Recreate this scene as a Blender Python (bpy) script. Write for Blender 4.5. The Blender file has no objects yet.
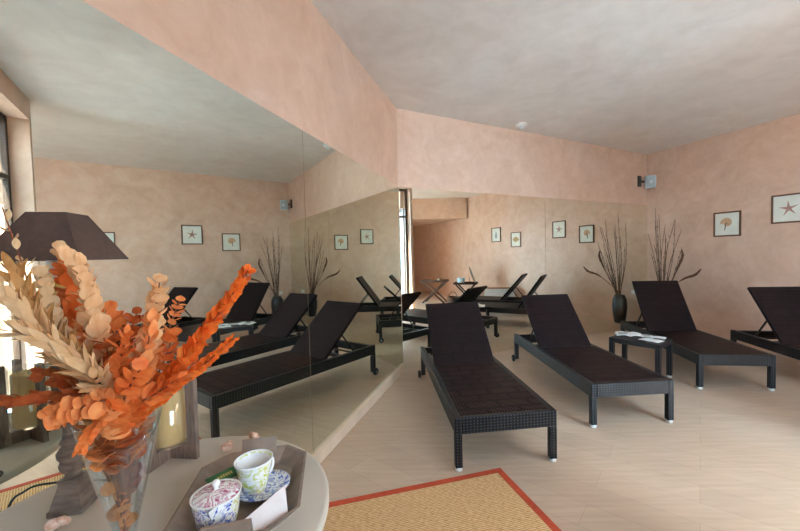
import bpy, bmesh, math, random
from mathutils import Vector, Matrix, Quaternion
random.seed(7)
PI = math.pi
scn = bpy.context.scene
COL = scn.collection
V = Vector

# ------------------------------------------------------------------ geometry of the place
H = 1.42                                    # eye height of the photographer
FPX, CXP, HYP = 357.0, 422.45, 267.46       # focal length and principal point of the 800x531 frame
ROLL, PITCH = -0.023, -0.035
_fwd = V((0, math.cos(PITCH), math.sin(PITCH)))
_up = V((0, -math.sin(PITCH), math.cos(PITCH)))
_rt = V((1, 0, 0))
E1 = (_rt + _up * ROLL).normalized()
E2 = (_up - _rt * ROLL).normalized()
EYE = V((0, 0, H))

def ray(x, y): return _fwd + E1 * ((x - CXP) / FPX) - E2 * ((y - HYP) / FPX)
def at(x, y, d): return EYE + ray(x, y) * d          # a point at a real distance d
def onz(x, y, z):                                     # a point at a real height z
    r = ray(x, y); return EYE + r * ((z - H) / r.z)

def dirv(a): a = math.radians(a); return V((math.sin(a), math.cos(a), 0))
C0 = V((-0.275, 4.388, 0))                  # corner of the two mirrored walls
LD, FD, RD = dirv(13.95), dirv(62.45), dirv(-24.5)
ND = dirv(152.45)                           # away from the far wall into the room
LN = V((LD.y, -LD.x, 0))                    # away from the left wall into the room
RN = V((-RD.y, RD.x, 0))                    # away from the right wall into the room
def uv(u, n, z=0): return C0 + FD * u + ND * n + V((0, 0, z))
DC = uv(5.105, 0)
def rw(s, off=0, z=0): return DC - RD * s + RN * off + V((0, 0, z))    # along the right wall
def lw(t, off=0, z=0): return C0 - LD * t + LN * off + V((0, 0, z))    # along the left wall
ZC, ZM, ZB = 3.203, 2.257, 0.088            # ceiling, top and bottom of the mirrors
if RN.dot(C0 - DC) < 0: RN = -RN
if LN.dot(DC - C0) < 0: LN = -LN

# ------------------------------------------------------------------ materials
def mat(name):
    m = bpy.data.materials.new(name); m.use_nodes = True
    nt = m.node_tree; nt.nodes.clear()
    out = nt.nodes.new('ShaderNodeOutputMaterial')
    return m, nt, out
def nn(nt, t, **kw):
    n = nt.nodes.new(t)
    for k, v in kw.items():
        if k in n.inputs: n.inputs[k].default_value = v
        else: setattr(n, k, v)
    return n
def lin(c):
    return tuple(((x / 255) / 12.92 if x / 255 <= 0.04045 else ((x / 255 + 0.055) / 1.055) ** 2.4) for x in c) + (1,)
def ramp(nt, stops):
    r = nt.nodes.new('ShaderNodeValToRGB'); e = r.color_ramp.elements
    while len(e) > 1: e.remove(e[0])
    e[0].position = stops[0][0]; e[0].color = stops[0][1]
    for p, c in stops[1:]:
        x = e.new(p); x.color = c
    return r
def coords(nt, scale=(1, 1, 1), kind='Object', rot=(0, 0, 0)):
    t = nt.nodes.new('ShaderNodeTexCoord'); mp = nt.nodes.new('ShaderNodeMapping')
    mp.inputs['Scale'].default_value = scale; mp.inputs['Rotation'].default_value = rot
    nt.links.new(t.outputs[kind], mp.inputs['Vector']); return mp
def simple(name, col, rough=0.5, col2=None, scale=8, bump=0.0, bscale=60, metal=0.0, stretch=(1, 1, 1), spec=0.5, kind='Object', transl=0.0, rot=(0, 0, 0)):
    m, nt, out = mat(name); L = nt.links.new
    b = nn(nt, 'ShaderNodeBsdfPrincipled'); b.inputs['Roughness'].default_value = rough
    b.inputs['Metallic'].default_value = metal; b.inputs['Specular IOR Level'].default_value = spec
    mp = coords(nt, stretch, kind, rot)
    n = nn(nt, 'ShaderNodeTexNoise', Scale=scale, Detail=5.0); L(mp.outputs[0], n.inputs['Vector'])
    c2 = col2 or tuple(min(255, x * 1.12) for x in col)
    r = ramp(nt, [(0.3, lin(col)), (0.7, lin(c2))]); L(n.outputs['Fac'], r.inputs[0]); L(r.outputs[0], b.inputs['Base Color'])
    if bump:
        n2 = nn(nt, 'ShaderNodeTexNoise', Scale=bscale, Detail=4.0); L(mp.outputs[0], n2.inputs['Vector'])
        bp = nn(nt, 'ShaderNodeBump', Strength=bump, Distance=0.01); L(n2.outputs['Fac'], bp.inputs['Height']); L(bp.outputs[0], b.inputs['Normal'])
    if transl:
        t = nn(nt, 'ShaderNodeBsdfTranslucent'); L(r.outputs[0], t.inputs['Color'])
        mx = nn(nt, 'ShaderNodeMixShader'); mx.inputs[0].default_value = transl
        L(b.outputs[0], mx.inputs[1]); L(t.outputs[0], mx.inputs[2]); L(mx.outputs[0], out.inputs[0])
    else: L(b.outputs[0], out.inputs[0])
    return m

def plaster(name, a, b, c, rough=0.42, scale=1.3):
    m, nt, out = mat(name); L = nt.links.new
    bs = nn(nt, 'ShaderNodeBsdfPrincipled', Roughness=rough)
    mp = coords(nt, (1, 1, 1))
    n1 = nn(nt, 'ShaderNodeTexNoise', Scale=scale, Detail=8.0, Roughness=0.62, Distortion=1.6); L(mp.outputs[0], n1.inputs['Vector'])
    n2 = nn(nt, 'ShaderNodeTexNoise', Scale=scale * 4.5, Detail=7.0, Roughness=0.6, Distortion=0.8); L(mp.outputs[0], n2.inputs['Vector'])
    mx = nn(nt, 'ShaderNodeMath', operation='MULTIPLY_ADD'); L(n2.outputs['Fac'], mx.inputs[0]); mx.inputs[1].default_value = 0.45
    sc = nn(nt, 'ShaderNodeMath', operation='MULTIPLY'); L(n1.outputs['Fac'], sc.inputs[0]); sc.inputs[1].default_value = 0.6
    L(sc.outputs[0], mx.inputs[2])
    r = ramp(nt, [(0.36, lin(a)), (0.52, lin(b)), (0.68, lin(c))]); L(mx.outputs[0], r.inputs[0]); L(r.outputs[0], bs.inputs['Base Color'])
    bp = nn(nt, 'ShaderNodeBump', Strength=0.12, Distance=0.01); L(n2.outputs['Fac'], bp.inputs['Height']); L(bp.outputs[0], bs.inputs['Normal'])
    rr = nn(nt, 'ShaderNodeMapRange'); rr.inputs['To Min'].default_value = rough - 0.1; rr.inputs['To Max'].default_value = rough + 0.12
    L(n2.outputs['Fac'], rr.inputs['Value']); L(rr.outputs[0], bs.inputs['Roughness'])
    L(bs.outputs[0], out.inputs[0]); return m

M = {}
M['wall'] = plaster('peach_plaster', (193, 158, 134), (204, 171, 149), (214, 184, 163))
M['ceil'] = plaster('ceiling_plaster', (201, 191, 182), (212, 203, 195), (221, 214, 207), rough=0.5, scale=0.9)

def floor_mat():
    m, nt, out = mat('limed_wood_floor'); L = nt.links.new
    bs = nn(nt, 'ShaderNodeBsdfPrincipled', Roughness=0.30)
    mp = coords(nt, (1, 1, 1), 'Object', (0, 0, math.radians(38)))
    br = nn(nt, 'ShaderNodeTexBrick', Scale=1.0); br.offset = 0.37; br.squash = 1.0
    br.inputs['Brick Width'].default_value = 1.35; br.inputs['Row Height'].default_value = 0.19
    br.inputs['Mortar Size'].default_value = 0.0016; br.inputs['Mortar Smooth'].default_value = 0.6
    br.inputs['Color1'].default_value = lin((194, 168, 145)); br.inputs['Color2'].default_value = lin((186, 160, 137)); br.inputs['Mortar'].default_value = lin((162, 139, 119))
    L(mp.outputs[0], br.inputs['Vector'])
    mp2 = coords(nt, (1.2, 14, 1), 'Object', (0, 0, math.radians(38)))
    g = nn(nt, 'ShaderNodeTexNoise', Scale=2.2, Detail=7.0, Distortion=0.5); L(mp2.outputs[0], g.inputs['Vector'])
    big = nn(nt, 'ShaderNodeTexNoise', Scale=1.1, Detail=3.0); L(mp.outputs[0], big.inputs['Vector'])
    r = ramp(nt, [(0.3, (0.86, 0.84, 0.82, 1)), (0.7, (1.06, 1.06, 1.06, 1))]); L(g.outputs['Fac'], r.inputs[0])
    r2 = ramp(nt, [(0.3, (0.94, 0.92, 0.9, 1)), (0.7, (1.04, 1.04, 1.04, 1))]); L(big.outputs['Fac'], r2.inputs[0])
    mx = nn(nt, 'ShaderNodeMixRGB', blend_type='MULTIPLY', Fac=0.8); L(br.outputs[0], mx.inputs[1]); L(r.outputs[0], mx.inputs[2])
    mx2 = nn(nt, 'ShaderNodeMixRGB', blend_type='MULTIPLY', Fac=0.8); L(mx.outputs[0], mx2.inputs[1]); L(r2.outputs[0], mx2.inputs[2])
    L(mx2.outputs[0], bs.inputs['Base Color'])
    bp = nn(nt, 'ShaderNodeBump', Strength=0.05, Distance=0.004); L(g.outputs['Fac'], bp.inputs['Height']); L(bp.outputs[0], bs.inputs['Normal'])
    L(bs.outputs[0], out.inputs[0]); return m
M['floor'] = floor_mat()

def mirror_mat(name, tint):
    m, nt, out = mat(name); L = nt.links.new
    g = nn(nt, 'ShaderNodeBsdfGlossy', Roughness=0.0); g.inputs['Color'].default_value = tint
    L(g.outputs[0], out.inputs[0]); return m
M['mirror'] = mirror_mat('mirror_glass', (0.80, 0.85, 0.785, 1))
M['mirror_far'] = mirror_mat('mirror_glass_far', (0.89, 0.89, 0.79, 1))

def thin_glass(name, tint, base, edge, rough=0.0):
    m, nt, out = mat(name); L = nt.links.new
    t = nn(nt, 'ShaderNodeBsdfTransparent'); t.inputs[0].default_value = tint
    g = nn(nt, 'ShaderNodeBsdfGlossy', Roughness=rough); g.inputs['Color'].default_value = (1, 1, 1, 1)
    lw_ = nn(nt, 'ShaderNodeLayerWeight', Blend=0.35)
    mr = nn(nt, 'ShaderNodeMapRange'); mr.inputs['To Min'].default_value = base; mr.inputs['To Max'].default_value = edge
    L(lw_.outputs['Facing'], mr.inputs['Value'])
    mx = nn(nt, 'ShaderNodeMixShader'); L(mr.outputs[0], mx.inputs[0]); L(t.outputs[0], mx.inputs[1]); L(g.outputs[0], mx.inputs[2])
    L(mx.outputs[0], out.inputs[0]); return m
M['pane'] = thin_glass('window_pane', (0.95, 0.98, 0.97, 1), 0.03, 0.35)
M['vase_glass'] = thin_glass('vase_glass', (0.93, 0.95, 0.95, 1), 0.05, 0.5)
M['candle_glass'] = thin_glass('hurricane_glass', (0.97, 0.98, 0.97, 1), 0.05, 0.55)

def wicker(name, a, b, c, kx=260.0, kz=520.0, panel=False, patch=1.0):
    m, nt, out = mat(name); L = nt.links.new
    bs = nn(nt, 'ShaderNodeBsdfPrincipled', Roughness=0.42, **{'Specular IOR Level': 0.05 if panel else 0.3})
    t = nn(nt, 'ShaderNodeTexCoord'); s = nn(nt, 'ShaderNodeSeparateXYZ'); L(t.outputs['Object'], s.inputs[0])
    def mth(op, a_, b_=None):
        n = nn(nt, 'ShaderNodeMath', operation=op)
        for i, x in enumerate((a_, b_)):
            if x is None: continue
            if isinstance(x, (int, float)): n.inputs[i].default_value = x
            else: L(x, n.inputs[i])
        return n.outputs[0]
    xx = mth('ADD', s.outputs['X'], mth('MULTIPLY', s.outputs['Y'], 0.0 if panel else 1.0))
    yy = mth('ADD', s.outputs['Z'], s.outputs['Y']) if panel else s.outputs['Z']
    w1 = mth('SINE', mth('MULTIPLY', xx, kx)); w2 = mth('SINE', mth('MULTIPLY', yy, kz))
    h1 = mth('MULTIPLY_ADD', w1, 0.5); nt.nodes[-1].inputs[2].default_value = 0.5
    h2 = mth('MULTIPLY_ADD', w2, 0.5); nt.nodes[-1].inputs[2].default_value = 0.5
    v01 = mth('MULTIPLY', h1, h2)
    fac = v01
    r = ramp(nt, [(0.15, lin(a)), (0.6, lin(b)), (0.97, lin(c))]); L(fac, r.inputs[0])
    colr = r.outputs[0]
    if panel:                                # patches of a browner weave on the lying surface
        mp = coords(nt, (1, 1, 1))
        br = nn(nt, 'ShaderNodeTexBrick', Scale=1.0); br.offset = 0.45
        br.inputs['Brick Width'].default_value = 0.23; br.inputs['Row Height'].default_value = 0.115
        br.inputs['Mortar Size'].default_value = 0.018; br.inputs['Mortar Smooth'].default_value = 0.3; br.inputs['Bias'].default_value = 0.0
        br.inputs['Color1'].default_value = (1.9, 1.45, 1.35, 1); br.inputs['Color2'].default_value = (1.05, 0.95, 0.93, 1); br.inputs['Mortar'].default_value = (0.45, 0.45, 0.48, 1)
        L(mp.outputs[0], br.inputs['Vector'])
        mx = nn(nt, 'ShaderNodeMixRGB', blend_type='MULTIPLY', Fac=patch); L(colr, mx.inputs[1]); L(br.outputs[0], mx.inputs[2]); colr = mx.outputs[0]
    L(colr, bs.inputs['Base Color'])
    bp = nn(nt, 'ShaderNodeBump', Strength=0.55, Distance=0.003); L(v01, bp.inputs['Height']); L(bp.outputs[0], bs.inputs['Normal'])
    L(bs.outputs[0], out.inputs[0]); return m
M['wicker'] = wicker('black_wicker', (13, 11, 12), (24, 21, 23), (92, 88, 92), 275.0, 330.0)
M['wicker_seat'] = wicker('wicker_seat', (26, 20, 20), (44, 35, 34), (72, 58, 55), 300.0, 300.0, True, 1.0)
M['wicker_back'] = wicker('wicker_back', (26, 19, 20), (38, 30, 30), (56, 45, 44), 300.0, 300.0, True, 0.25)
M['black_metal'] = simple('black_metal', (24, 22, 22), 0.4, (32, 30, 30))
M['rubber'] = simple('dark_rubber', (20, 20, 20), 0.6, (28, 28, 28))
M['steel'] = simple('pale_cap', (196, 194, 190), 0.35, (210, 208, 204))
M['chrome'] = simple('chrome', (200, 200, 200), 0.2, (220, 220, 220), metal=0.9)

def rug_mat():
    m, nt, out = mat('woven_sisal'); L = nt.links.new
    bs = nn(nt, 'ShaderNodeBsdfPrincipled', Roughness=0.9, **{'Specular IOR Level': 0.1})
    mp = coords(nt, (1, 1, 1))
    w = nn(nt, 'ShaderNodeTexWave', Scale=26.0, Distortion=1.2, Detail=2.0); w.bands_direction = 'Y'; L(mp.outputs[0], w.inputs['Vector'])
    mp2 = coords(nt, (40, 150, 1)); n = nn(nt, 'ShaderNodeTexNoise', Scale=1.0, Detail=4.0); L(mp2.outputs[0], n.inputs['Vector'])
    ad = nn(nt, 'ShaderNodeMath', operation='MULTIPLY_ADD'); L(w.outputs['Fac'], ad.inputs[0]); ad.inputs[1].default_value = 0.35
    L(n.outputs['Fac'], ad.inputs[2])
    r = ramp(nt, [(0.35, lin((150, 108, 66))), (0.62, lin((196, 152, 104))), (0.9, lin((222, 184, 138)))]); L(ad.outputs[0], r.inputs[0]); L(r.outputs[0], bs.inputs['Base Color'])
    bp = nn(nt, 'ShaderNodeBump', Strength=0.6, Distance=0.004); L(ad.outputs[0], bp.inputs['Height']); L(bp.outputs[0], bs.inputs['Normal'])
    L(bs.outputs[0], out.inputs[0]); return m
M['sisal'] = rug_mat()
M['binding'] = simple('rust_binding', (168, 58, 28), 0.8, (186, 72, 36), 40, 0.2, 300)

def wood(name, a, b, rough=0.5, scale=6, stretch=(1, 1, 9), bump=0.1):
    return simple(name, a, rough, b, scale, bump, 30, stretch=stretch)
M['lamp_wood'] = wood('weathered_lamp_wood', (88, 76, 68), (132, 118, 106), 0.65, 22, (1, 1, 4), 0.3)
M['holder_wood'] = wood('grey_brown_plank', (104, 86, 76), (138, 118, 104), 0.6, 30, (5, 5, 0.6), 0.2)
M['tray_wood'] = wood('taupe_tray', (118, 100, 86), (146, 127, 112), 0.5, 12, (1, 3, 1), 0.1)
M['dark_wood'] = wood('dark_brown_wood', (40, 22, 14), (60, 34, 20), 0.45, 14, (3, 3, 3), 0.1)
M['frame_wood'] = wood('picture_frame_wood', (86, 54, 32), (110, 72, 44), 0.45, 20, (3, 3, 3), 0.1)
M['window_wood'] = wood('window_frame_wood', (58, 44, 36), (76, 60, 50), 0.45, 10, (4, 4, 1), 0.05)
M['table_top'] = simple('greige_tabletop', (186, 176, 161), 0.42, (196, 186, 171), 3, 0.03, 80)
M['shade'] = simple('brown_lampshade', (76, 58, 50), 0.8, (88, 69, 60), 60, 0.15, 400, transl=0.12)
M['wax'] = simple('cream_wax', (242, 204, 138), 0.5, (246, 212, 150), 3, transl=0.15)
M['base_board'] = wood('pale_skirting', (214, 190, 164), (228, 206, 182), 0.45, 6, (1, 1, 1), 0.03)
M['white_ceramic'] = simple('white_porcelain', (232, 232, 230), 0.15, (238, 238, 236))
M['white_plastic'] = simple('white_plastic', (214, 212, 206), 0.4, (222, 220, 214))
M['grey_plastic'] = simple('grey_blue_plastic', (190, 198, 198), 0.35, (206, 212, 212))
M['dark_plastic'] = simple('dark_plastic', (48, 40, 36), 0.5, (60, 50, 46))
M['paper'] = simple('white_paper', (236, 234, 232), 0.7, (242, 240, 238))
M['print_paper'] = simple('print_paper', (214, 216, 204), 0.5, (224, 226, 214))
M['napkin'] = simple('napkin', (222, 212, 208), 0.8, (230, 221, 217), 30, 0.1, 200)
M['tea_green'] = simple('tea_green', (22, 88, 42), 0.35, (30, 104, 52))
M['gold'] = simple('gold_print', (190, 170, 90), 0.4, (206, 186, 104))
M['cord'] = simple('black_cord', (18, 17, 17), 0.45, (24, 22, 22))
M['black_ceramic'] = simple('black_ceramic', (20, 16, 16), 0.3, (28, 22, 22))
M['twig'] = simple('brown_twig', (78, 56, 40), 0.8, (104, 78, 58), 40)
M['pod'] = simple('dry_pod', (92, 58, 38), 0.8, (112, 72, 48), 40)
M['shell'] = simple('shell_pink', (198, 140, 112), 0.4, (240, 222, 206), 90)
M['slat_white'] = simple('cabinet_white', (238, 243, 246), 0.25, (242, 246, 250))
M['cab_wood'] = wood('cabinet_top_wood', (160, 122, 88), (178, 140, 104), 0.5, 8, (1, 1, 1), 0.05)
M['blue_bowl'] = simple('pale_blue_glaze', (196, 226, 240), 0.25, (206, 232, 244))
M['basket'] = wicker('brown_basket', (66, 44, 30), (104, 74, 50), (140, 104, 74), 240.0, 300.0)
M['bottle_brown'] = simple('amber_bottle', (120, 74, 30), 0.2, (140, 90, 40))
M['stone'] = simple('terrace_stone', (186, 190, 194), 0.8, (198, 200, 204), 2)
def floral(name, seed, low, mid, hi):
    m, nt, out = mat(name); L = nt.links.new
    bs = nn(nt, 'ShaderNodeBsdfPrincipled', Roughness=0.14)
    mp = coords(nt, (1, 1, 1)); mp.inputs['Location'].default_value = (seed, seed * 2.3, 0)
    vo = nn(nt, 'ShaderNodeTexVoronoi', Scale=95.0); L(mp.outputs[0], vo.inputs['Vector'])
    no = nn(nt, 'ShaderNodeTexNoise', Scale=24.0, Detail=3.0, Distortion=1.0); L(mp.outputs[0], no.inputs['Vector'])
    pick = nn(nt, 'ShaderNodeTexNoise', Scale=9.0, Detail=1.0); L(mp.outputs[0], pick.inputs['Vector'])
    cr = ramp(nt, [(0.43, lin(low)), (0.52, lin(mid)), (0.60, lin(hi))]); cr.color_ramp.interpolation = 'CONSTANT'; L(pick.outputs['Fac'], cr.inputs[0])
    K0, K1 = (0, 0, 0, 1), (1, 1, 1, 1)
    mk = ramp(nt, [(0.0, K0), (0.34, K0), (0.36, K1), (0.41, K1), (0.43, K0), (0.47, K0), (0.49, K1), (0.535, K1), (0.55, K0), (0.60, K0), (0.62, K1)]); L(no.outputs['Fac'], mk.inputs[0])
    pt = ramp(nt, [(0.3, (1, 1, 1, 1)), (0.6, (0.55, 0.55, 0.55, 1))]); L(vo.outputs['Distance'], pt.inputs[0])
    ml = nn(nt, 'ShaderNodeMixRGB', blend_type='MULTIPLY', Fac=1.0); L(mk.outputs[0], ml.inputs[1]); L(pt.outputs[0], ml.inputs[2])
    mx = nn(nt, 'ShaderNodeMixRGB', Fac=0.5); L(ml.outputs[0], mx.inputs[0]); mx.inputs[1].default_value = lin((236, 236, 232)); L(cr.outputs[0], mx.inputs[2])
    L(mx.outputs[0], bs.inputs['Base Color']); L(bs.outputs[0], out.inputs[0]); return m
M['cup_floral'] = floral('cup_floral', 3.1, (60, 92, 180), (196, 202, 80), (200, 204, 84))
M['pot_floral'] = floral('pot_floral', 7.4, (40, 70, 170), (52, 84, 186), (200, 196, 110))
M['lid_floral'] = floral('lid_floral', 1.7, (176, 60, 110), (190, 80, 120), (140, 90, 160))
M['saucer_floral'] = floral('saucer_floral', 5.2, (70, 96, 180), (90, 120, 196), (186, 70, 110))

# ------------------------------------------------------------------ mesh helpers
def obj(name, bm, m, parent=None, smooth=False, recalc=True):
    if recalc: bmesh.ops.recalc_face_normals(bm, faces=bm.faces[:])
    me = bpy.data.meshes.new(name); bm.to_mesh(me); bm.free()
    for x in (m if isinstance(m, (list, tuple)) else [m]): me.materials.append(x)
    if smooth: me.polygons.foreach_set('use_smooth', [True] * len(me.polygons))
    o = bpy.data.objects.new(name, me); COL.objects.link(o)
    if parent: o.parent = parent
    return o
def NB(): return bmesh.new()
def frame_m(origin, xa, ya, za=None):
    xa = V(xa).normalized(); ya = V(ya).normalized(); za = V(za).normalized() if za else xa.cross(ya)
    m = Matrix((xa, ya, za)).transposed().to_4x4(); m.translation = origin; return m
def box(bm, lo, hi, mtx=None, bev=0.0, seg=2):
    c = [(lo[i] + hi[i]) / 2 for i in range(3)]; s = [abs(hi[i] - lo[i]) for i in range(3)]
    g = bmesh.ops.create_cube(bm, size=1.0)
    vs = g['verts']
    for v in vs: v.co = V((v.co.x * s[0] + c[0], v.co.y * s[1] + c[1], v.co.z * s[2] + c[2]))
    if bev:
        es = list({e for v in vs for e in v.link_edges})
        r = bmesh.ops.bevel(bm, geom=es, offset=bev, segments=seg, affect='EDGES', profile=0.5)
        vs = list({v for f in r['faces'] for v in f.verts} | {v for v in vs if v.is_valid})
    if mtx is not None:
        for v in vs: v.co = mtx @ v.co
    return vs
def prism(bm, pts, z0, z1, mtx=None):
    b = [bm.verts.new((p[0], p[1], z0)) for p in pts]; t = [bm.verts.new((p[0], p[1], z1)) for p in pts]
    n = len(pts); bm.faces.new(b[::-1]); bm.faces.new(t)
    for i in range(n): bm.faces.new((b[i], b[(i + 1) % n], t[(i + 1) % n], t[i]))
    if mtx is not None:
        for v in b + t: v.co = mtx @ v.co
    return b + t
def lathe(bm, prof, seg=32, mtx=None, close=True):
    rings = []
    for r, z in prof:
        if r < 1e-6: rings.append([bm.verts.new((0, 0, z))])
        else: rings.append([bm.verts.new((r * math.cos(2 * PI * k / seg), r * math.sin(2 * PI * k / seg), z)) for k in range(seg)])
    for a, b in zip(rings, rings[1:]):
        for k in range(seg):
            k2 = (k + 1) % seg
            if len(a) == 1 and len(b) == 1: continue
            if len(a) == 1: bm.faces.new((a[0], b[k], b[k2]))
            elif len(b) == 1: bm.faces.new((a[k], a[k2], b[0]))
            else: bm.faces.new((a[k], a[k2], b[k2], b[k]))
    vs = [v for r in rings for v in r]
    if mtx is not None:
        for v in vs: v.co = mtx @ v.co
    return vs
def tube(bm, pts, rad, seg=8, cap=True):
    pts = [V(p) for p in pts]; n = len(pts); rings = []
    ref = None
    for i, p in enumerate(pts):
        t = (pts[min(i + 1, n - 1)] - pts[max(i - 1, 0)]).normalized()
        if ref is None: ref = t.orthogonal().normalized()
        ref = (ref - t * ref.dot(t)).normalized(); b = t.cross(ref)
        r = rad[i] if isinstance(rad, (list, tuple)) else rad
        rings.append([bm.verts.new(p + ref * (r * math.cos(2 * PI * k / seg)) + b * (r * math.sin(2 * PI * k / seg))) for k in range(seg)])
    for a, b_ in zip(rings, rings[1:]):
        for k in range(seg): bm.faces.new((a[k], a[(k + 1) % seg], b_[(k + 1) % seg], b_[k]))
    if cap: bm.faces.new(rings[0][::-1]); bm.faces.new(rings[-1])
def spline(pts, n):
    pts = [V(p) for p in pts]; out = []
    P = [pts[0] * 2 - pts[1]] + pts + [pts[-1] * 2 - pts[-2]]
    segs = len(pts) - 1
    for i in range(n + 1):
        x = i / n * segs; k = min(int(x), segs - 1); t = x - k
        a, b, c, d = P[k], P[k + 1], P[k + 2], P[k + 3]
        out.append(0.5 * ((2 * b) + (c - a) * t + (2 * a - 5 * b + 4 * c - d) * t * t + (3 * b - a - 3 * c + d) * t ** 3))
    return out
def empty(name, loc, rotz=0, label=None, cat=None, group=None):
    o = bpy.data.objects.new(name, None); COL.objects.link(o); o.empty_display_size = 0.1
    o.location = loc; o.rotation_euler = (0, 0, rotz); tag(o, label, cat, group); return o
def tag(o, label=None, cat=None, group=None):
    if label: o['label'] = label
    if cat: o['category'] = cat
    if group: o['group'] = group
    return o
def struct(name, bm, m, parent=None):
    o = obj(name, bm, m, parent)
    if not parent: o['kind'] = 'structure'
    return o
def copy_tree(o, parent=None):
    kids = list(o.children)
    c = o.copy(); COL.objects.link(c); c.parent = parent
    for k in kids: copy_tree(k, c)
    return c
def ang(v): return math.atan2(v.y, v.x)

# ------------------------------------------------------------------ the room shell
POLY = [(0, 0), (5.105, 0), (4.626, 8.987), (1.91, 8.987), (1.91, 3.52), (0.25, 3.52), (0.25, 5.45), (-2.6, 5.45), (-3.71, 4.19)]
PW = [uv(*p) for p in POLY]
ZT = ZC + 0.2
def wall_seg(bm, a, b, z0, z1, th, inward):
    """a straight piece of wall whose inner face runs from a to b"""
    d = (b - a).normalized(); o = V((-d.y, d.x, 0))
    if o.dot(inward - a) > 0: o = -o
    prism(bm, [a, b, b + o * th, a + o * th], z0, z1)
INC = uv(1.5, 2.2)
bm = NB(); prism(bm, [(p.x, p.y) for p in PW], -0.12, 0.0); struct('floor', bm, M['floor'])
bm = NB(); prism(bm, [(p.x, p.y) for p in PW], ZC, ZT); struct('ceiling', bm, M['ceil'])
bm = NB(); wall_seg(bm, PW[8], PW[0], -0.12, ZT, 0.25, INC); struct('wall_left', bm, M['wall'])
bm = NB(); wall_seg(bm, PW[0], PW[1], -0.12, ZT, 0.25, INC); struct('wall_far', bm, M['wall'])
bm = NB(); wall_seg(bm, PW[1], PW[2], -0.12, ZT, 0.25, uv(0, 3)); struct('wall_right', bm, M['wall'])
bm = NB(); wall_seg(bm, PW[2], PW[3], -0.12, ZT, 0.25, INC); struct('wall_alcove', bm, M['wall'])
bm = NB(); prism(bm, [uv(*p) for p in ((1.91, 3.52), (1.855, 3.52), (1.855, 3.82), (1.91, 3.82))], -0.12, ZT)
prism(bm, [uv(*p) for p in ((1.91, 6.30), (1.68, 6.30), (1.68, 8.987), (1.91, 8.987))], -0.12, ZT)
prism(bm, [uv(*p) for p in ((1.91, 3.82), (1.72, 3.82), (1.72, 6.30), (1.91, 6.30))], 2.55, ZT); struct('wall_alcove_side', bm, M['wall'])
bm = NB(); prism(bm, [uv(*p) for p in ((0.25, 3.52), (1.855, 3.52), (1.855, 3.82), (0.25, 3.82))], 2.98, ZT)
prism(bm, [uv(*p) for p in ((0.25, 3.52), (0.40, 3.52), (0.40, 3.82), (0.25, 3.82))], -0.12, 2.98); struct('wall_window', bm, M['wall'])
bm = NB()
for n0, n1, z0, z1 in ((3.77, 3.9, -0.12, ZT), (5.3, 5.45, -0.12, ZT), (3.9, 5.3, -0.12, 0.6), (3.9, 5.3, 2.6, ZT)):
    prism(bm, [uv(*p) for p in ((0.25, n0), (0.25, n1), (0.5, n1), (0.5, n0))], z0, z1)
struct('wall_near', bm, M['wall'])
bm = NB()
for u0, u1, z0, z1 in ((0.1, 0.25, -0.12, ZT), (-2.6, -1.4, -0.12, ZT), (-1.4, 0.1, -0.12, 0.9), (-1.4, 0.1, 2.4, ZT)):
    prism(bm, [uv(u0, 5.45), uv(u1, 5.45), uv(u1, 5.70), uv(u0, 5.70)], z0, z1)
struct('wall_back', bm, M['wall'])
bm = NB(); wall_seg(bm, PW[7], PW[8], -0.12, ZT, 0.25, uv(-1, 3)); struct('wall_corner', bm, M['wall'])
# lowered soffit over the alcove
bm = NB(); prism(bm, [uv(*p) for p in ((4.745, 5.40), (1.91, 6.97), (1.91, 8.987), (4.62, 8.987))], 2.56, ZC); struct('trim_1', bm, M['wall'])
# skirting under the mirrors
bm = NB(); prism(bm, [lw(0.0), lw(5.6), lw(5.6, 0.03), lw(0.012, 0.03)], 0, ZB - 0.002); struct('baseboard_left', bm, M['base_board'])
# terrace outside
bm = NB(); prism(bm, [uv(*p) for p in ((0.5, 3.80), (1.80, 3.80), (1.72, 12), (-6, 12), (-6, 5.8), (0.5, 5.8))], -0.2, -0.06); struct('terrace', bm, M['stone'])

# glazed door and window
def glazing(name, origin, xa, width, z0, z1, bars_v, bars_h, fw=0.07, dp=0.06):
    m = frame_m(origin, xa, V((0, 0, 1)).cross(V(xa)))
    bm = NB()
    for x0, x1 in [(0, fw), (width - fw, width)] + [(b - fw * 0.6, b + fw * 0.6) for b in bars_v]: box(bm, (x0, 0, z0), (x1, dp, z1), m, 0.004)
    for a, b in [(z0, z0 + fw), (z1 - fw, z1)] + [(h - fw * 0.5, h + fw * 0.5) for h in bars_h]: box(bm, (0, 0.004, a), (width, dp - 0.004, b), m, 0.004)
    w = struct(name, bm, M['window_wood'])
    bm = NB(); box(bm, (fw * 0.5, dp * 0.45, z0 + fw * 0.5), (width - fw * 0.5, dp * 0.45 + 0.006, z1 - fw * 0.5), m)
    obj('glass_pane', bm, M['pane'], w)
    return m
glazing('door_1', uv(0.40, 3.735), FD, 1.454, 0.0, 2.98, [0.73], [2.33], 0.055, 0.05)
glazing('door_2', uv(1.81, 3.82), ND, 2.48, 0.0, 2.55, [0.83, 1.66], [])
glazing('window_1', uv(0.36, 3.9), ND, 1.4, 0.6, 2.6, [0.7], [])
glazing('added_fill_window', uv(-1.4, 5.53), FD, 1.5, 0.9, 2.4, [0.75], [])  # unseen window added in the back wall for fill from behind the camera
def portal(loc, nrm, w, h, name):
    l = bpy.data.lights.new(name, 'AREA'); l.shape = 'RECTANGLE'; l.size = w; l.size_y = h; l.cycles.is_portal = True
    o = bpy.data.objects.new(name, l); COL.objects.link(o); o.location = loc
    o.rotation_euler = V(nrm).to_track_quat('-Z', 'Y').to_euler(); return o
portal(uv(1.128, 3.84, 1.49), -ND, 1.454, 2.98, 'door_daylight')
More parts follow.
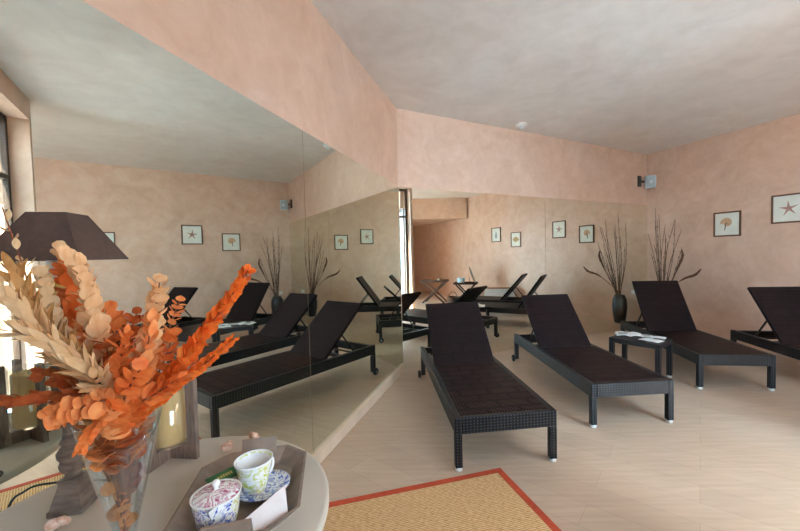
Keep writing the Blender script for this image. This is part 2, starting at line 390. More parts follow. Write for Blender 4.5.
portal(uv(0.53, 4.6, 1.6), -FD, 1.4, 2.0, 'window_daylight')
portal(uv(-0.65, 5.72, 1.65), -ND, 1.5, 1.5, 'added_fill_window_daylight')  # sky portal for the added fill window

portal(uv(1.68, 5.06, 1.275), FD, 2.48, 2.55, 'side_door_daylight')

# ------------------------------------------------------------------ mirrors
def mirror(p0, p1, nrm, label, m, z0=ZB):
    bm = NB(); prism(bm, [p0, p1, p1 + nrm * 0.007, p0 + nrm * 0.007], z0, ZM)
    o = obj('wall_mirror', bm, m); tag(o, label, 'mirror')
mirror(lw(0.009), lw(2.0705), LN, 'frameless left-wall mirror panel reaching to the corner of the two mirrored walls', M['mirror'])
mirror(lw(2.0755), lw(5.2), LN, 'frameless mirror panel on the left wall behind the lamp and the round table', M['mirror'])
mirror(uv(0.009, 0), uv(2.453, 0), ND, 'frameless far-wall mirror panel behind the nearest wicker lounger, left of the seam', M['mirror_far'], 0.004)
mirror(uv(2.458, 0), uv(5.1, 0), ND, 'frameless far-wall mirror panel right of the seam, under the wall speaker', M['mirror_far'], 0.004)

# ------------------------------------------------------------------ loungers
LW, LL, DZ, HY, BL = 0.70, 1.86, 0.355, 1.13, 0.77
def lounger_parts(root, theta):
    bm = NB()
    for s in (-1, 1): box(bm, (s * 0.305, 0.0, 0.245), (s * 0.35, LL, DZ), None, 0.005)
    box(bm, (-0.306, 0.0, 0.245), (0.306, 0.04, DZ), None, 0.005)
    box(bm, (-0.306, LL - 0.045, 0.255), (0.306, LL, DZ - 0.01), None, 0.005)
    box(bm, (-0.306, HY + 0.33, 0.262), (0.306, HY + 0.37, 0.30), None, 0.004)
    obj('frame', bm, M['wicker'], root)
    bm = NB(); box(bm, (-0.3045, 0.0405, 0.305), (0.3045, HY, DZ + 0.002), None, 0.006); obj('seat', bm, M['wicker_seat'], root)
    th = math.radians(theta)
    piv = Matrix.Translation((0, HY + 0.012, DZ - 0.012)) @ Matrix.Rotation(th, 4, 'X')
    bm = NB(); box(bm, (-0.30, 0, -0.018), (0.30, BL, 0.018), None, 0.008)
    bk = obj('backrest', bm, M['wicker_back'], root); bk.matrix_local = piv
    p = piv @ V((0, 0.36, -0.022)); bm = NB()
    for s in (-1, 1): tube(bm, [V((s * 0.235, p.y, p.z)), V((s * 0.235, HY + 0.50, 0.295))], 0.011, 8)
    tube(bm, [V((-0.235, HY + 0.50, 0.295)), V((0.235, HY + 0.50, 0.295))], 0.011, 8)
    for s in (-1, 1): box(bm, (s * 0.25, HY + 0.2, 0.27), (s * 0.305, HY + 0.62, 0.30))
    obj('prop_strut', bm, M['black_metal'], root)
    for s in (-1, 1):
        bm = NB(); box(bm, (s * 0.3025, 0.0, 0.022), (s * 0.35, 0.048, 0.246), None, 0.004); lg = obj('leg', bm, M['wicker'], root)
        bm = NB(); lathe(bm, [(0, 0), (0.024, 0), (0.026, 0.01), (0.024, 0.026), (0, 0.026)], 14, Matrix.Translation((s * 0.326, 0.024, 0))); c = obj('foot_cap', bm, M['steel'], lg, True); c['label'] = 'pale foot cap'
        bm = NB(); box(bm, (s * 0.3025, LL - 0.048, 0.03), (s * 0.35, LL, 0.256), None, 0.004); obj('leg', bm, M['wicker'], root)
        mw = Matrix.Translation((s * 0.372, LL - 0.03, 0.042)) @ Matrix.Rotation(PI / 2, 4, 'Y')
        bm = NB(); lathe(bm, [(0, -0.014), (0.034, -0.014), (0.042, -0.008), (0.042, 0.008), (0.034, 0.014), (0, 0.014)], 20, mw); w = obj('wheel', bm, M['rubber'], root, True)
        bm = NB(); lathe(bm, [(0, -0.018), (0.014, -0.018), (0.014, 0.018), (0, 0.018)], 12, mw); obj('axle', bm, M['chrome'], w)
    for s in (-1, 1):
        bm = NB(); lathe(bm, [(0, -0.006), (0.014, -0.006), (0.014, 0.006), (0, 0.006)], 12, Matrix.Translation((s * 0.297, HY + 0.05, 0.325)) @ Matrix.Rotation(PI / 2, 4, 'Y'))
        obj('pivot_bolt', bm, M['chrome'], root)
def lounger(x, y, deg, theta, label):
    r = empty('sun_lounger', (x, y, 0), math.radians(deg), label, 'lounger', 'black wicker loungers in a row'); lounger_parts(r, theta); return r
lounger(0.535, 2.322, 7.2, 42.6, 'nearest black wicker lounger, its foot end just beyond the corner of the sisal rug')
lounger(1.677, 2.842, 4.4, 43.2, 'black wicker lounger second from the left, between the nearest lounger and the side table')
lounger(3.105, 3.512, -7.3, 54.5, 'black wicker lounger right of the side table, back raised before the tall vase')
lounger(4.085, 2.735, -8.0, 49, 'rightmost black wicker lounger, cut off by the picture edge, under the starfish picture')

# ------------------------------------------------------------------ side table with papers
A, Cc, Dd = V((2.117, 4.066, 0)), V((2.445, 3.671, 0)), V((2.761, 3.929, 0))
xa = (Cc - A); ya = (Dd - Cc); cen = (A + Dd) / 2
sx, sy = xa.length / 2, ya.length / 2
rt = empty('side_table', cen, ang(xa), 'low black wicker side table with papers between two loungers', 'side table')
bm = NB(); box(bm, (-sx, -sy, 0.375), (sx, sy, 0.43), None, 0.006); obj('tabletop', bm, M['wicker'], rt)
for s in (-1, 1):
    for q in (-1, 1):
        bm = NB(); box(bm, (s * (sx - 0.05), q * (sy - 0.05), 0.02), (s * sx, q * sy, 0.376), None, 0.004); lg = obj('leg', bm, M['wicker'], rt)
        bm = NB(); lathe(bm, [(0, 0), (0.022, 0), (0.022, 0.021), (0, 0.021)], 12, Matrix.Translation((s * (sx - 0.025), q * (sy - 0.025), 0))); obj('foot_cap', bm, M['steel'], lg)
def paper(name, loc, rz, w, h, label, cat, cover=None, bend=0.012):
    r = empty(name, loc, rz, label, cat)
    bm = NB()
    for s in (-1, 1):
        g = []
        for i in range(7):
            x = i / 6; zz = bend * math.sin(PI * x) * (1 - 0.3 * x) + 0.002
            g.append([bm.verts.new((s * x * w / 2, y, zz + dz)) for y in (-h / 2, h / 2) for dz in (0, 0.003)])
        for a, b in zip(g, g[1:]):
            bm.faces.new((a[0], b[0], b[2], a[2])); bm.faces.new((a[1], b[1], b[3], a[3])); bm.faces.new((a[0], b[0], b[1], a[1])); bm.faces.new((a[2], b[2], b[3], a[3]))
        bm.faces.new((g[-1][0], g[-1][1], g[-1][3], g[-1][2]))
    obj('pages', bm, M['paper'], r)
    if cover:
        bm = NB(); box(bm, (-w * 0.42, -h * 0.36, bend + 0.006), (-w * 0.1, h * 0.1, bend + 0.0075)); o = obj('printed_block', bm, cover, r); o['label'] = 'dark printed block'
    return r
M['ink'] = simple('photo_print', (120, 128, 120), 0.4, (160, 160, 150), 30)
xr = xa.normalized(); yr = ya.normalized()
paper('magazine', cen - xr * 0.14 + yr * 0.06 + V((0, 0, 0.4305)), ang(xa) + 0.5, 0.27, 0.2, 'open white magazine lying at the left end of the black side table', 'magazine', M['ink'], 0.016)
paper('leaflet', cen + xr * 0.13 - yr * 0.06 + V((0, 0, 0.4305)), ang(xa) - 0.15, 0.2, 0.14, 'pale leaflet lying at the near right corner of the black side table', 'leaflet', None, 0.004)
paper('brochure', cen + xr * 0.09 + yr * 0.12 + V((0, 0, 0.4305)), ang(xa) + 0.1, 0.24, 0.10, 'narrow brochure lying along the back edge of the black side table', 'brochure', M['ink'], 0.006)

# ------------------------------------------------------------------ rug
K = V((0.48, 2.30, 0)); e1 = V((-0.963, -0.27, 0)).normalized(); e2 = V((0.335, -0.942, 0)).normalized()
RWD, RLN, BW = 1.26, 1.95, 0.042
m = frame_m(K, e1, e2, V((0, 0, 1)) if e1.cross(e2).z > 0 else V((0, 0, -1)))
rr = empty('sisal_rug', (0, 0, 0), 0, 'tan woven sisal rug with rust-red border on the pale floor', 'rug')
def mflat(p, z): q = m @ V((p[0], p[1], 0)); return (q.x, q.y)
bm = NB(); prism(bm, [mflat(p, 0) for p in ((BW, BW), (RWD - BW, BW), (RWD - BW, RLN - BW), (BW, RLN - BW))], 0.0005, 0.009)
fo = obj('woven_field', bm, M['sisal'], rr)
# turn the field's own axes along the rug so that the weave follows it
mr = Matrix.Rotation(ang(e1), 4, 'Z'); fo.data.transform(mr.inverted()); fo.matrix_local = mr
bm = NB()
for q in (((0, 0), (RWD, 0), (RWD - BW, BW), (BW, BW)), ((RWD, 0), (RWD, RLN), (RWD - BW, RLN - BW), (RWD - BW, BW)), ((RWD, RLN), (0, RLN), (BW, RLN - BW), (RWD - BW, RLN - BW)), ((0, RLN), (0, 0), (BW, BW), (BW, RLN - BW))):
    prism(bm, [mflat(p, 0) for p in q], 0.0005, 0.0105)
o = obj('border', bm, M['binding'], rr); o['label'] = 'rust-red bound border'

# ------------------------------------------------------------------ framed pictures
M['coral'] = simple('coral_print', (186, 136, 100), 0.5, (216, 182, 146), 60)
M['star'] = simple('starfish_print', (150, 108, 92), 0.5, (190, 150, 134), 60)
M['blueprint'] = simple('blue_shell_print', (120, 140, 150), 0.5, (170, 180, 180), 40)
M['ochre'] = simple('ochre_shell_print', (160, 130, 80), 0.5, (196, 168, 116), 40)
M['brownprint'] = simple('brown_print', (86, 50, 34), 0.5, (100, 60, 40), 40)
def picture(s0, s1, z0, z1, label, art):
    cx_, w, h = (s0 + s1) / 2, s1 - s0, z1 - z0
    o0 = rw(cx_, 0.002, (z0 + z1) / 2); xa = -RD; za = RN      # x runs towards the viewer's right
    r = empty('framed_picture', o0, 0, label, 'picture', 'shell pictures on the right wall')
    m = frame_m(V((0, 0, 0)), xa, V((0, 0, 1)), za)
    def sub(name, bm, mm, label=None):
        o = obj(name, bm, mm, r)
        if label: o['label'] = label
    fw = 0.022; bm = NB()
    for a, b in (((-w / 2, -h / 2), (w / 2, -h / 2 + fw)), ((-w / 2, h / 2 - fw), (w / 2, h / 2)), ((-w / 2, -h / 2 + fw), (-w / 2 + fw, h / 2 - fw)), ((w / 2 - fw, -h / 2 + fw), (w / 2, h / 2 - fw))):
        box(bm, (a[0], a[1], 0), (b[0], b[1], 0.022), m, 0.003)
    sub('frame', bm, M['frame_wood'])
    bm = NB(); box(bm, (-w / 2 + fw * 0.6, -h / 2 + fw * 0.6, 0.002), (w / 2 - fw * 0.6, h / 2 - fw * 0.6, 0.010), m); sub('print_sheet', bm, M['print_paper'])
    bm = NB()
    if art == 'nautilus':
        N = 40; inner, outer = [], []
        cs = []
        for i in range(N + 1):
            a = i / N * 2 * PI * 1.15; ro = 0.035 + 0.055 * i / N; cs.append((ro * math.cos(a + 2.4), ro * math.sin(a + 2.4) + 0.02))
        c = bm.verts.new((0, 0.02, 0.0125)); ring = [bm.verts.new((x, y, 0.0115)) for x, y in cs]
        for a_, b_ in zip(ring, ring[1:]): bm.faces.new((c, a_, b_))
        for v in bm.verts: v.co = m @ v.co
        sub('shell_print', bm, M['coral'])
        bm = NB(); tube(bm, [m @ V(p) for p in ((0.005, 0.03, 0.012), (-0.022, -0.01, 0.012), (-0.02, -0.05, 0.012), (-0.032, -0.1, 0.012))], [0.002, 0.006, 0.007, 0.004], 6); sub('stem_print', bm, M['brownprint'])
    elif art == 'star':
        pts = []
        for k in range(5):
            a = PI / 2 + k * 2 * PI / 5 + 0.1
            pts += [(0.115 * math.cos(a), 0.115 * math.sin(a)), (0.028 * math.cos(a + PI / 5), 0.028 * math.sin(a + PI / 5))]
        c = bm.verts.new((0, 0, 0.014)); ring = [bm.verts.new((x, y, 0.0112)) for x, y in pts]
        for i in range(10): bm.faces.new((c, ring[i], ring[(i + 1) % 10]))
        for v in bm.verts: v.co = m @ v.co
        sub('starfish_print', bm, M['star'])
    elif art == 'scallop':
        c = bm.verts.new((0, -0.075, 0.0115)); ring = []
        for i in range(33):
            a = math.radians(25 + 130 * i / 32); r_ = 0.15 + 0.006 * math.cos(i * PI / 2)
            ring.append(bm.verts.new((r_ * math.cos(a) * 0.9, -0.075 + r_ * math.sin(a), 0.0115 + 0.002 * (i % 2))))
        for a_, b_ in zip(ring, ring[1:]): bm.faces.new((c, a_, b_))
        for v in bm.verts: v.co = m @ v.co
        sub('shell_print', bm, M['ochre'])
    else:
        prof = [(0.0, 0.11), (0.018, 0.07), (0.034, 0.03), (0.052, -0.01), (0.06, -0.04), (0.04, -0.08), (0.012, -0.115)]
        l = [bm.verts.new((-x, y, 0.0115)) for x, y in prof[1:]]; r2 = [bm.verts.new((x, y, 0.0125)) for x, y in prof[1:]]; t = bm.verts.new((0, 0.11, 0.0115))
        bm.faces.new((t, l[0], r2[0]))
        for i in range(len(l) - 1): bm.faces.new((l[i], l[i + 1], r2[i + 1], r2[i]))
        for v in bm.verts: v.co = m @ v.co
        sub('shell_print', bm, M['blueprint'])
    return r
picture(1.09, 1.45, 1.60, 1.985, 'framed coral-coloured shell print on the right wall, low, nearest the corner speaker', 'nautilus')
picture(1.80, 2.17, 1.745, 2.145, 'framed starfish print on the right wall, cut by the picture edge', 'star')
picture(3.19, 3.55, 1.575, 1.975, 'framed ochre fan shell print seen only in the mirrors, the lower one above the cabinet', 'scallop')
picture(3.95, 4.33, 1.745, 2.155, 'framed bluish spindle shell print seen only in the mirrors, the higher one above the cabinet', 'spindle')

# ------------------------------------------------------------------ wall speaker, detector, outlet
sp = uv(4.98, 0.13, 2.66)
r = empty('wall_speaker', sp, 0, 'small grey loudspeaker on a bracket high in the far right corner', 'speaker'); r.scale = (1.15, 1.15, 1.15)
fa = (uv(1.5, 3.2) - sp); fa.z = -0.5; fa.normalize(); sxv = V((-fa.y, fa.x, 0)).normalized()
m = frame_m(V((0, 0, 0)), sxv, fa.cross(sxv) if fa.cross(sxv).z > 0 else -fa.cross(sxv), fa)
bm = NB(); box(bm, (-0.075, -0.10, -0.05), (0.075, 0.10, 0.05), m, 0.02, 3); obj('cabinet', bm, M['grey_plastic'], r)
bm = NB(); box(bm, (-0.06, -0.085, 0.045), (0.06, 0.085, 0.054), m, 0.008); obj('grille', bm, simple('speaker_grille', (140, 154, 158), 0.5, (176, 188, 190), 200), r)
bm = NB(); lathe(bm, [(0, 0.056), (0.02, 0.06), (0.024, 0.054)], 16, m); obj('tweeter_dome', bm, M['white_plastic'], r, True)
bm = NB(); tube(bm, [m @ V((0, 0, -0.045)), (uv(4.84, 0.012, 2.68) - sp) / 1.15], 0.016, 8); box(bm, (-0.035, -0.085, -0.006), (0.035, 0.085, 0.016), frame_m((uv(4.84, 0.012, 2.68) - sp) / 1.15, FD, V((0, 0, 1)), ND)); obj('bracket', bm, M['dark_plastic'], r)
dp_ = uv(1.79, 0.22, ZC)
r = empty('smoke_detector', dp_, 0, 'small white round detector on the ceiling near the far wall', 'detector'); r.scale = (1.4, 1.4, 1.4)
bm = NB(); lathe(bm, [(0, -0.028), (0.035, -0.028), (0.055, -0.018), (0.058, 0.0), (0, 0.0)], 24); obj('housing', bm, M['white_plastic'], r, True)
bm = NB(); lathe(bm, [(0, -0.05), (0.018, -0.048), (0.026, -0.03), (0.026, -0.026), (0, -0.026)], 18); obj('sensor_cap', bm, M['grey_plastic'], r, True)
op = rw(0.264, 0.001, 0.6); r = empty('wall_outlet', op, 0, 'white wall socket on the right wall beside the tall black vase', 'socket')
m = frame_m(V((0, 0, 0)), -RD, V((0, 0, 1)), RN)
bm = NB(); box(bm, (-0.04, -0.04, 0), (0.04, 0.04, 0.009), m, 0.003); obj('cover_plate', bm, M['white_plastic'], r)
bm = NB(); lathe(bm, [(0.019, 0.0095), (0.019, 0.011), (0.0, 0.011)], 16, m); obj('socket_face', bm, M['paper'], r)

# ------------------------------------------------------------------ tall vase with twigs
vp = uv(4.86, 0.40)
r = empty('tall_vase', vp, 0, 'tall black floor vase holding bare twigs in the far right corner', 'vase')
bm = NB(); lathe(bm, [(0, 0.0), (0.085, 0.0), (0.10, 0.02), (0.125, 0.2), (0.135, 0.34), (0.125, 0.46), (0.095, 0.53), (0.088, 0.55), (0.078, 0.55), (0.085, 0.52), (0.11, 0.44), (0.118, 0.3), (0.09, 0.05), (0, 0.04)], 32); obj('body', bm, M['black_ceramic'], r, True)
sxr = V((FD.x, FD.y, 0))
rnd = random.Random(4)
TW = [(-0.28, 0.1, 2.02), (-0.12, -0.05, 2.15), (-0.05, 0.08, 1.85), (0.06, 0.02, 1.7), (0.10, 0.16, 1.95), (-0.2, 0.2, 1.55), (-0.36, 0.02, 1.35), (0.02, 0.3, 1.75), (-0.15, 0.28, 1.9), (-0.32, 0.24, 1.6), (-0.02, -0.12, 1.5), (-0.42, 0.12, 1.9), (0.04, -0.1, 1.95), (-0.24, -0.1, 1.7), (-0.08, 0.36, 1.45)]
for i, (du, dn, z) in enumerate(TW):
    b0 = vp + V((rnd.uniform(-.03, .03), rnd.uniform(-.03, .03), 0.06)); ex = vp + FD * (du * 0.16) + ND * (dn * 0.16) + V((0, 0, 0.56)); tp = vp + FD * du + ND * dn + V((0, 0, z))
    mid = (ex + tp) / 2 + V((rnd.uniform(-.05, .05), rnd.uniform(-.05, .05), 0))
    P = spline([b0, ex, mid, tp], 14)
    bm = NB(); tube(bm, P, [(0.0085 - 0.0055 * k / 14) * (1.35 if k % 3 == 1 else 0.9) for k in range(15)], 5)
    for k in range(5, 14):
        if rnd.random() < 0.75:
            a = rnd.uniform(0, 2 * PI); d = V((math.cos(a) * .5, math.sin(a) * .5, 0.9)).normalized(); tube(bm, [P[k], P[k] + d * rnd.uniform(.02, .05)], [0.006, 0.003], 5)
    o = obj('bare_twig', bm, M['twig']); tag(o, 'thin bare brown twig standing in the tall black floor vase', 'twig', 'bare twigs in the tall black vase')
for sgn, lab in ((1, 'drooping brown seed pod stem arching furthest out of the tall black vase'), (0, 'upright brown seed pod stem curling up out of the tall black vase')):
    if sgn: pts = [vp + V((0, 0, .1)), vp + ND * .02 + V((0, 0, .56)), vp + ND * .20 - FD * .06 + V((0, 0, .78)), vp + ND * .40 - FD * .10 + V((0, 0, .93)), vp + ND * .58 - FD * .16 + V((0, 0, 1.0)), vp + ND * .68 - FD * .18 + V((0, 0, 1.10))]
    else: pts = [vp + V((.01, 0, .1)), vp + ND * .02 + V((.0, 0, .56)), vp + ND * .18 - FD * .05 + V((0, 0, .85)), vp + ND * .30 - FD * .08 + V((0, 0, 1.12)), vp + ND * .37 - FD * .09 + V((0, 0, 1.3)), vp + ND * .36 - FD * .1 + V((0, 0, 1.42))]
    P = spline(pts, 24); bm = NB()
    tube(bm, P, [0.006 if k < 12 else 0.006 + 0.016 * math.sin(PI * (k - 12) / 12.0) * (1 + .2 * math.sin(k * 2.3)) for k in range(25)], 7); o = obj('pod_stem', bm, M['pod']); tag(o, lab, 'branch')

# ------------------------------------------------------------------ white slatted cabinet and the two folding tray tables (seen in the mirrors)
ca, cb, dpt = V((5.12, 2.96, 0)), V((5.41, 3.72, 0)), 0.20
W_ = (cb - ca).length
r = empty('low_cabinet', ca, ang(cb - ca), 'low white slatted cabinet standing askew by the right wall, seen in the far mirror', 'cabinet')
bm = NB(); box(bm, (0, -dpt, 0.02), (W_, -0.02, 0.472), None, 0.003); obj('body', bm, M['cab_wood'], r)
bm = NB()
for k in range(9): box(bm, (0.01, -0.02, 0.03 + k * 0.049), (W_ - 0.01, 0.0, 0.074 + k * 0.049), None, 0.004)
o = obj('front_slats', bm, M['slat_white'], r); o['label'] = 'white horizontal slats'
bm = NB(); box(bm, (-0.02, -dpt, 0.473), (W_ + 0.02, 0.015, 0.50), None, 0.004); obj('top_board', bm, M['cab_wood'], r)

def tray_table(a, b, z, dep, label):
    c = (a + b) / 2; x = (b - a); w = x.length; r = empty('folding_tray_table', V((c.x, c.y, 0)), ang(x), label, 'table')
    bm = NB(); box(bm, (-w / 2, -dep / 2, z - 0.02), (w / 2, dep / 2, z - 0.006), None, 0.003)
    for y0 in (-dep / 2, dep / 2 - 0.012): box(bm, (-w / 2, y0, z - 0.02), (w / 2, y0 + 0.012, z + 0.035), None, 0.003)
    for x0 in (-w / 2, w / 2 - 0.012): box(bm, (x0, -dep / 2, z - 0.02), (x0 + 0.012, dep / 2, z + 0.035), None, 0.003)
    obj('tray', bm, M['dark_wood'], r)
    for sy_ in (-1, 1):
        for s in (-1, 1):
            y = sy_ * (dep / 2 - 0.03) + s * 0.008
            bm = NB(); d = V((s * (w - 0.12), 0, z - 0.02)); n = V((0, 1, 0)); mm = frame_m(V((-s * (w / 2 - 0.06), y, 0)), d, n)
            box(bm, (0.006, -0.009, -0.021), (d.length - 0.006, 0.009, 0.021), mm, 0.002); obj('leg', bm, M['dark_wood'], r)
    for s in (-1, 1):
        bm = NB(); tube(bm, [(s * (w / 2 - 0.09), -dep / 2 + 0.03, 0.05), (s * (w / 2 - 0.09), dep / 2 - 0.03, 0.05)], 0.009, 8); obj('stretcher', bm, M['dark_wood'], r)
    return r, c, x.normalized()
r, c1, x1 = tray_table(V((5.03, 0.98, 0)), V((5.265, 1.73, 0)), 0.64, 0.42, 'dark folding tray table with crossed legs and small bottles, seen left in the far mirror')
r, c2, x2 = tray_table(V((5.24, 1.98, 0)), V((5.46, 2.60, 0)), 0.58, 0.40, 'dark folding tray table under the pale blue bowl and the oval dish')
for k, (dx, hgt, rad, lab, mm) in enumerate(((-0.02, 0.16, 0.03, 'slim shorter amber bottle in the middle of the folding tray table', 'bottle_brown'), (0.12, 0.10, 0.04, 'squat white jar on the folding tray table between two amber bottles', 'white_ceramic'), (0.2, 0.2, 0.028, 'tall amber bottle at one end of the folding tray table with the white jar', 'bottle_brown'))):
    r = empty('bottle' if k != 1 else 'jar', c1 + x1 * dx + V((0, 0, 0.6345)), 0, lab, 'bottle' if k != 1 else 'jar')
    bm = NB(); lathe(bm, [(0, 0), (rad, 0), (rad, hgt * .6), (rad * .45, hgt * .75), (rad * .45, hgt * .9), (0, hgt * .9)], 20); obj('body', bm, M[mm], r, True)
    bm = NB(); lathe(bm, [(0, hgt * .9), (rad * .55, hgt * .9), (rad * .55, hgt), (0, hgt)], 16); obj('cap', bm, M['dark_wood'], r, True)
r = empty('pale_bowl', c2 - x2 * 0.14 + V((0, 0, 0.5745)), 0, 'pale blue round bowl on the right folding tray table, seen in the far mirror', 'bowl')
bm = NB(); lathe(bm, [(0, 0), (0.08, 0), (0.105, 0.05), (0.11, 0.16), (0.102, 0.16), (0.097, 0.06), (0, 0.012)], 28); obj('body', bm, M['blue_bowl'], r, True)
bm = NB(); lathe(bm, [(0.108, 0.157), (0.114, 0.16), (0.114, 0.168), (0.1, 0.168), (0.1, 0.158)], 28); obj('rim', bm, M['white_ceramic'], r, True)
r = empty('oval_dish', c2 + x2 * 0.16 + V((0, 0, 0.5745)), ang(x2), 'dark patterned oval dish standing on edge on the right folding tray table', 'dish')
mm = Matrix.Translation((0, 0, 0.243)) @ Matrix.Rotation(math.radians(70), 4, 'Y') @ Matrix.Diagonal((1.7, 1.25, 1, 1))
bm = NB(); lathe(bm, [(0, 0), (0.09, 0.004), (0.145, 0.022), (0.148, 0.028), (0.09, 0.012), (0, 0.008)], 32, mm); obj('body', bm, simple('dish_pattern', (50, 42, 36), 0.3, (150, 140, 124), 30), r, True)
bm = NB(); box(bm, (-0.05, -0.05, 0), (0.07, 0.05, 0.012)); tube(bm, [(-0.04, 0, 0.01), (-0.065, 0, 0.20)], 0.007, 6); obj('stand', bm, M['dark_wood'], r)
r = empty('wicker_basket', V((4.88, 2.12, 0)), 0.3, 'small brown wicker basket on the floor by the right folding tray table', 'basket')
bm = NB(); lathe(bm, [(0, 0), (0.13, 0), (0.15, 0.1), (0.155, 0.24), (0.145, 0.24), (0.14, 0.1), (0, 0.015)], 28); obj('body', bm, M['basket'], r)
bm = NB(); tube(bm, [(0.15 * math.cos(a), 0.0, 0.23 + 0.14 * math.sin(a)) for a in [PI * k / 14 for k in range(15)]], 0.009, 6); obj('handle', bm, M['basket'], r)

# ------------------------------------------------------------------ round table
TC, TR, TZ = V((-0.6445, 0.794, 0)), 0.4046, 0.820
KS = 0.93                                   # table and its things scaled about the camera; positions already include it
r = empty('round_table', TC, 0, 'round greige table in the foreground carrying lamp, flowers and tea tray', 'table')
bm = NB(); lathe(bm, [(0, TZ - 0.03), (TR - 0.012, TZ - 0.03), (TR - 0.003, TZ - 0.026), (TR, TZ - 0.018), (TR, TZ - 0.006), (TR - 0.005, TZ - 0.001), (TR - 0.01, TZ), (0, TZ)], 128); obj('tabletop', bm, M['table_top'], r, True)
bm = NB(); lathe(bm, [(0.09, TZ - 0.031), (0.09, TZ - 0.06), (0.05, TZ - 0.09), (0.045, 0.3), (0.065, 0.14), (0.05, 0.06), (0, 0.06)], 32); obj('pedestal', bm, M['table_top'], r, True)
bm = NB(); lathe(bm, [(0, 0.012), (0.24, 0.012), (0.24, 0.035), (0.1, 0.06), (0, 0.07)], 40); obj('foot_plate', bm, M['table_top'], r, True)

# lamp
lp = V((-0.8680, 0.8585, TZ + 0.0005)); LR = math.radians(13)
lr = empty('table_lamp', lp, LR, 'table lamp with dark brown pyramid shade and weathered turned wooden base', 'lamp'); lr.scale = (KS, KS, KS)
bm = NB()
box(bm, (-0.039, -0.039, 0), (0.039, 0.039, 0.016), None, 0.003)
def frus(bm, a, b, z0, z1):
    lo = [bm.verts.new((x * a, y * a, z0)) for x, y in ((-1, -1), (1, -1), (1, 1), (-1, 1))]; hi = [bm.verts.new((x * b, y * b, z1)) for x, y in ((-1, -1), (1, -1), (1, 1), (-1, 1))]
    for i in range(4): bm.faces.new((lo[i], lo[(i + 1) % 4], hi[(i + 1) % 4], hi[i]))
    bm.faces.new(lo[::-1]); bm.faces.new(hi)
frus(bm, 0.035, 0.021, 0.0165, 0.075); box(bm, (-0.023, -0.023, 0.0755), (0.023, 0.023, 0.085), None, 0.002)
obj('base', bm, M['lamp_wood'], lr)
bm = NB(); lathe(bm, [(0, 0.0855), (0.018, 0.0855), (0.016, 0.095), (0.025, 0.105), (0.028, 0.118), (0.024, 0.13), (0.030, 0.140), (0.031, 0.152), (0.025, 0.162), (0.02, 0.17), (0.024, 0.178), (0.018, 0.19), (0.014, 0.24), (0.018, 0.33), (0.024, 0.40), (0.02, 0.45), (0.012, 0.47), (0.02, 0.485), (0.012, 0.5), (0.012, 0.56), (0, 0.56)], 24); obj('turned_stem', bm, M['lamp_wood'], lr, True)
bm = NB(); lathe(bm, [(0, 0.56), (0.018, 0.56), (0.02, 0.6), (0, 0.6)], 16); obj('lamp_holder', bm, M['gold'], lr, True)
bm = NB(); lathe(bm, [(0, 0.6), (0.012, 0.605), (0.028, 0.645), (0.024, 0.67), (0, 0.685)], 16); obj('bulb', bm, M['white_ceramic'], lr, True)
zb, zt, sb, st = 0.652, 0.772, 0.102, 0.041
bm = NB()
def ringq(s, z): return [bm.verts.new((x * s, y * s, z)) for x, y in ((-1, -1), (1, -1), (1, 1), (-1, 1))]
q = [ringq(sb, zb), ringq(st, zt), ringq(st - 0.004, zt), ringq(sb - 0.004, zb)]
for a, b in ((0, 1), (1, 2), (2, 3), (3, 0)):
    for i in range(4): bm.faces.new((q[a][i], q[a][(i + 1) % 4], q[b][(i + 1) % 4], q[b][i]))
sh = obj('lamp_shade', bm, M['shade'], lr)
bm = NB()
for x, y in ((1, 0), (-1, 0), (0, 1), (0, -1)): tube(bm, [(x * (st - 0.004), y * (st - 0.004), zt - 0.01), (x * 0.012, y * 0.012, zt - 0.012)], 0.0015, 5)
tube(bm, [(0.02, 0, 0.6), (0.032, 0, 0.66), (0.012, 0, zt - 0.012)], 0.0015, 5); tube(bm, [(-0.02, 0, 0.6), (-0.032, 0, 0.66), (-0.012, 0, zt - 0.012)], 0.0015, 5)
obj('shade_carrier', bm, M['chrome'], sh)
bm = NB(); tube(bm, spline([(-0.8407, 0.8880, TZ + 0.010), (-0.8144, 0.9300, TZ + 0.0045), (-0.8407, 0.9510, TZ + 0.004), (-0.9142, 0.9584, TZ + 0.004), (-0.9720, 0.9479, TZ + 0.004), (-1.0141, 0.9510, TZ + 0.004), (-1.0635, 0.9247, TZ + 0.001), (-1.0824, 0.8932, TZ - 0.06), (-1.0719, 0.8722, 0.4), (-1.0298, 0.8407, 0.006)], 60), 0.003, 8)
o = obj('power_cord', bm, M['cord'], None, True); tag(o, 'black lamp cord curling over the back edge of the round table', 'cord')

